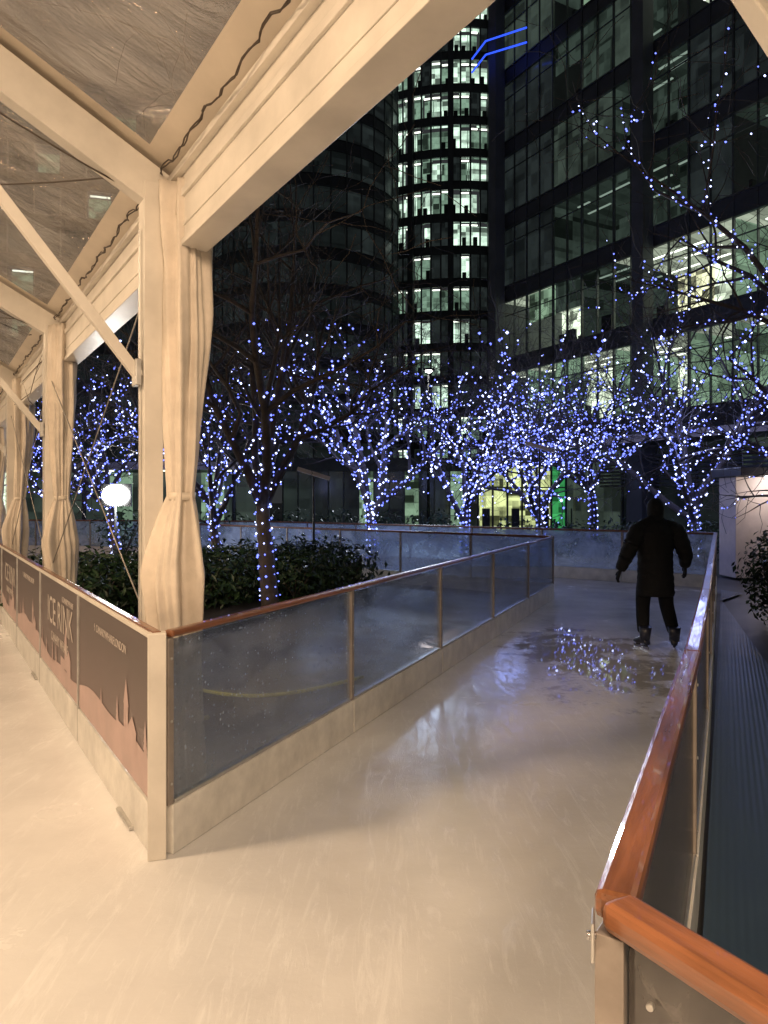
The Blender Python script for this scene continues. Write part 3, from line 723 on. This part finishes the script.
for i,t in enumerate(trees):
    tree(i,t[0],t[1],t[2],t[3],t[4],t[5],t[6],t[7],t[8])
for i,(x,y,z,e) in enumerate(((-0.3,18.4,3.2,80),(3.4,20.4,3.2,130),(-5.5,18,3.0,50),(7.6,17.6,3.4,130))):
    lamp('fairy_light_glow','POINT',(x,y,z),e,(0.38,0.45,1.0),0.6)

# ------------------------------------------------------------------ shrubs
def shrub(name,blobs,nper,leaf=0.06,seed=1):
    r_=random.Random(seed); mb=MB()
    for (x,y,z,rx,ry,rz) in blobs:
        for s_ in range(7):
            a=r_.uniform(0,6.28); mb.tube([(x,y,0),(x+rx*.5*math.cos(a),y+ry*.5*math.sin(a),z+rz*.3)],[.02,.006],5,'bark')
        for q in range(nper):
            v=V((r_.gauss(0,1),r_.gauss(0,1),r_.gauss(0,1))).normalized()*(r_.random()**0.4)
            v*=1+0.35*noise.noise(v*2.3+V((x,y,0)))
            p=V((x+v.x*rx,y+v.y*ry,max(0.04,z+v.z*rz)))
            n_=(v+V((r_.gauss(0,.5),r_.gauss(0,.5),r_.gauss(.4,.5)))).normalized()
            a=n_.orthogonal().normalized(); a=(Matrix.Rotation(r_.uniform(0,6.28),3,n_)@a); c=n_.cross(a); L=leaf*r_.uniform(.7,1.4); W=L*.4
            mb.face([p-a*L,p-a*L*.1+c*W,p+a*L-n_*L*.3,p-a*L*.1-c*W],'leaf' if r_.random()<.6 else 'leafd')
    return mb.build(name)
bl=[]
for i in range(17):
    q=i/16; x=-5.0+q*4.3; y=10.4+q*3.2+R.uniform(-.4,.4); bl.append((x,y,.42,.75,.7,R.uniform(.34,.6)))
    bl.append((x-.5,y+1.3,.45,.8,.7,R.uniform(.4,.62)))
shrub('shrub_bed',bl,650,.06,2)
shrub('shrub',[(5.25,9.7,.65,.55,.6,.65),(5.75,10.6,.7,.6,.6,.7)],900,.05,3)
shrub('shrub.001',[(x,18.2+.3*math.sin(x*3),.7,.9,.6,.6) for x in (3.2,4.4,5.6,6.8,7.8)],450,.07,4)
shrub('shrub.002',[(x,22.8,.8,1.0,.7,.7) for x in (-8,-6.5,-5,-3,-1.5,0,1.6)],350,.08,5)
shrub('shrub.003',[(-6.6-.62*i,12.6+i*1.1,.45,.6,.6,.5) for i in range(5)],350,.07,6)

mb=MB()
mb.tube([V((-1.9+0.085*i,6.75-.55*math.sin(i/20*math.pi)+.012*i,0.03)) for i in range(21)],0.017,6,'yellow')
mb.tube([V((-1.65+0.03*i,5.75-.12*math.sin(i*.35)-.01*i,0.03)) for i in range(11)],0.017,6,'yellow')
mb.build('hose')

# ------------------------------------------------------------------ light poles
def pole(name,x,y,h,az):
    mb=MB(); mb.tube([(x,y,0),(x,y,h)],[.03,.025],10,'dark'); mb.box((x,y,.02),(.25,.25,.04),'mull')
    ca,sa=math.cos(az),math.sin(az)
    c=V((x,y,h+.06)); ax=V((ca,sa,-.3)).normalized(); ay=V((-sa,ca,0)); az_=ax.cross(ay)
    mb.boxax(c,ax*.36,ay*.2,az_*.04,'kioskwall')
    return mb.build(name,bevel=.004)
pole('street_lamp',-1.5,15.8,2.2,0.1)
pole('street_lamp.001',3.7,17.6,2.9,-.2)
mb=MB(); mb.tube([(2.4,40,0),(2.4,40,8.6)],[.09,.06],8,'dark'); mb.box((2.4,39.8,8.7),(.6,.5,.12),'dark'); mb.ell((2.4,39.7,8.6),(.17,.17,.08),'flood',10,6); o=mb.build('street_lamp.002')
L=lamp('cool_lamp','SPOT',(2.4,39.6,8.4),9500,(.78,.86,1.0),.8,target=(2.5,9,0),spot=1.4); L.parent=o
mb=MB(); fx,fy=-6.6,18.2; mb.tube([(fx,fy,0),(fx,fy,1.6)],.03,8,'mull'); mb.box((fx,fy+.08,1.82),(.72,.1,.56),'dark'); mb.ell((fx,fy,1.82),(.33,.06,.26),'flood',24,14)
o=mb.build('work_floodlight'); L=lamp('flood_beam','AREA',(fx,fy-.09,1.82),200,(1,.96,.9),.5,target=(fx+3,fy-8,.3)); L.parent=o

# ------------------------------------------------------------------ skater
sk=empty('ice_skater'); sx,sy=3.12,8.5
def skinned(name,joints,edges,mat,sub=2,root=0):
    me=bpy.data.meshes.new(name); me.from_pydata([j[0] for j in joints],edges,[]); me.materials.append(M[mat])
    o=bpy.data.objects.new(name,me); scene.collection.objects.link(o)
    m=o.modifiers.new('skin','SKIN'); m.use_smooth_shade=True
    for i,j in enumerate(joints):
        r=j[1]; me.skin_vertices[0].data[i].radius=(r,r) if not isinstance(r,tuple) else r
        me.skin_vertices[0].data[i].use_root=(i==root)
    s=o.modifiers.new('sub','SUBSURF'); s.levels=sub; s.render_levels=sub
    o.parent=sk; o.location=(sx,sy,0); return o
J=[((0,0,.92),(.15,.12)),((0,.01,1.08),(.15,.12)),((.0,.02,1.26),(.17,.125)),((0,.0,1.42),(.10,.085)),((.01,.03,1.52),.055),((.01,.04,1.60),.075),
 ((-.17,0,1.385),.085),((-.27,-.03,1.20),.068),((-.335,-.02,1.06),.06),((-.395,.04,.88),.042),
 ((.19,0,1.385),.085),((.28,-.03,1.20),.068),((.325,-.02,1.08),.06),((.36,.06,.93),.042),
 ((-.10,0,.84),.115),((-.12,.05,.66),.10),((-.125,.07,.50),.085),((-.14,.02,.32),.08),((-.15,-.02,.16),.065),
 ((.10,0,.84),.115),((.13,.05,.66),.10),((.145,.07,.50),.085),((.17,.0,.32),.08),((.19,-.06,.16),.065)]
Ed=[(0,1),(1,2),(2,3),(3,4),(4,5),(3,6),(6,7),(7,8),(8,9),(3,10),(10,11),(11,12),(12,13),(0,14),(14,15),(15,16),(16,17),(17,18),(0,19),(19,20),(20,21),(21,22),(22,23)]
skinned('body',J,Ed,'trouser')
mb=MB()
rings=[]; na=36
for j in range(45):
    z=.60+(1.45-.60)*j/44; q=(z-.60)/.85
    rx=.215-.02*math.sin(q*math.pi)+.045*max(0,(q-.55))*1.2; ry=.155-.01*math.sin(q*math.pi)
    if q>.84: k_=(q-.84)/.16; rx*=1-.55*k_**1.6; ry*=1-.42*k_**1.6
    qu=1+.035*abs(math.sin(z*math.pi/.085))
    if q<.03: qu*=.96
    rings.append([V((sx+rx*qu*math.cos(2*math.pi*a/na)*(1+.03*noise.noise(V((a*.4,z*6,0)))),sy+.01+ry*qu*math.sin(2*math.pi*a/na),z)) for a in range(na)])
mb.loft(rings,'coat')
def sleeve(pts,rads):
    pts=[V(p)+V((sx,sy,0)) for p in pts]; out=[];rr=[]
    for i in range(len(pts)-1):
        for k in range(10):
            q=k/10; out.append(pts[i].lerp(pts[i+1],q)); rr.append((rads[i]*(1-q)+rads[i+1]*q)*(1+.09*abs(math.sin((i*10+k)*.55))))
    out.append(pts[-1]); rr.append(rads[-1]); mb.tube(out,rr,16,'coat')
sleeve([(-.13,0,1.40),(-.21,-.01,1.33),(-.29,-.03,1.18),(-.345,-.02,1.05),(-.395,.035,.90)],[.075,.10,.088,.078,.056])
sleeve([(.15,0,1.40),(.23,-.01,1.33),(.29,-.03,1.19),(.335,-.02,1.07),(.36,.055,.945)],[.075,.10,.088,.078,.056])
mb.tube([(sx,sy+.01,1.42),(sx+.01,sy+.02,1.52)],[.10,.085],18,'coat')
mb.build('padded_coat',parent=sk)
mb=MB(); hc=V((sx+.01,sy+.05,1.60))
mb.ell(hc,(.072,.088,.108),'skin',20,14)
mb.ell(hc+V((0,.094,-.01)),(.012,.018,.02),'skin',8,6)
for e in(-1,1):
    mb.ell(hc+V((e*.074,0,-.005)),(.012,.02,.03),'skin',8,6); mb.ell(hc+V((e*.028,.079,.015)),(.012,.008,.007),'boot',8,6)
mb.ell(hc+V((0,.082,-.05)),(.022,.008,.006),'wood',8,6)
mb.build('head',parent=sk)
mb=MB(); rings=[]
for j in range(12):
    ph=j/11; z=-.085+.205*ph; r=math.sqrt(max(.02,1-((z)/.128)**2)) if z>0 else 1-.10*(z/-.085)
    ring=[]
    for a in range(24):
        t=2*math.pi*a/24; fr_=math.sin(t)
        rr=r*(.098 if fr_<.3 or z>.05 else .085); lift=0.05 if (fr_>.4 and z<.04) else 0
        ring.append(hc+V((rr*.98*math.cos(t),-.012+rr*1.12*fr_*(1 if fr_<.3 or z>.04 else .72),max(z,z+lift))))
    rings.append(ring)
mb.loft(rings,'coat'); mb.build('hood',parent=sk)
for side,wr_,dr in((-1,V((-.395,.035,.89)),V((-.25,.25,-.93))),(1,V((.36,.055,.935)),V((.12,.35,-.93)))):
    mb=MB(); dr.normalize(); wp=wr_+V((sx,sy,0)); ax=dr.cross(V((side,0,0))).normalized()
    fw=ax if ax.y>0 else -ax; nn=dr.cross(fw).normalized()
    rings=[]
    for q in (0,.2,.5,.8,1.0):
        c=wp+dr*.09*q; w_=.028+.014*math.sin(min(1,q*1.3)*1.57)
        rings.append([c+fw*w_*math.cos(t*math.pi/6)+nn*.017*math.sin(t*math.pi/6) for t in range(12)])
    mb.loft(rings,'coat')
    for i,(o_,L) in enumerate(((-.03,.058),(-.01,.07),(.011,.075),(.031,.068))):
        s_=wp+dr*.083+fw*o_; m_=s_+dr*L*.5-nn*side*.004; e_=m_+dr*L*.42+V((-side*.02,0,0)); mb.tube([s_,m_,e_],[.011,.010,.008],8,'coat')
    s_=wp+dr*.03+fw*.03; mb.tube([s_,s_+fw*.03+dr*.03,s_+fw*.035+dr*.06],[.013,.012,.009],8,'coat')
    mb.build('hand_left' if side<0 else 'hand_right',parent=sk)
for nm,ax_,ay_,rot in(('skate_left',-.15,-.02,.25),('skate_right',.19,-.06,-.35)):
    mb=MB(); ca,sa=math.cos(rot),math.sin(rot)
    def W(x,y,z): return V((sx+ax_+x*ca-y*sa,sy+ay_+x*sa+y*ca,z))
    prof=[(-.085,.050,.036),(-.06,.05,.042),(0,.05,.043),(.07,.048,.044),(.13,.046,.042),(.175,.048,.025)]
    rings=[]
    for k,(y,z,wd) in enumerate(prof):
        top=[.10,.16,.17,.125,.105,.08][k]
        rings.append([W(wd*math.cos(t*math.pi/6),y,z+ (top-z)/2+(top-z)/2*math.sin(t*math.pi/6)) for t in range(12)])
    mb.loft(rings,'boot')
    mb.tube([W(0,-.03,.10),W(0,-.035,.17),W(0,-.045,.26)],[.055,.062,.072],14,'boot')
    mb.boxax(W(0,.04,.018),(W(0,1,0)-W(0,0,0))*.15,(W(1,0,0)-W(0,0,0))*.0025,V((0,0,.016)),'steel')
    for y in(-.05,.10): mb.boxax(W(0,y,.042),(W(0,1,0)-W(0,0,0))*.02,(W(1,0,0)-W(0,0,0))*.015,V((0,0,.012)),'boot')
    mb.build(nm,parent=sk)
print('done')
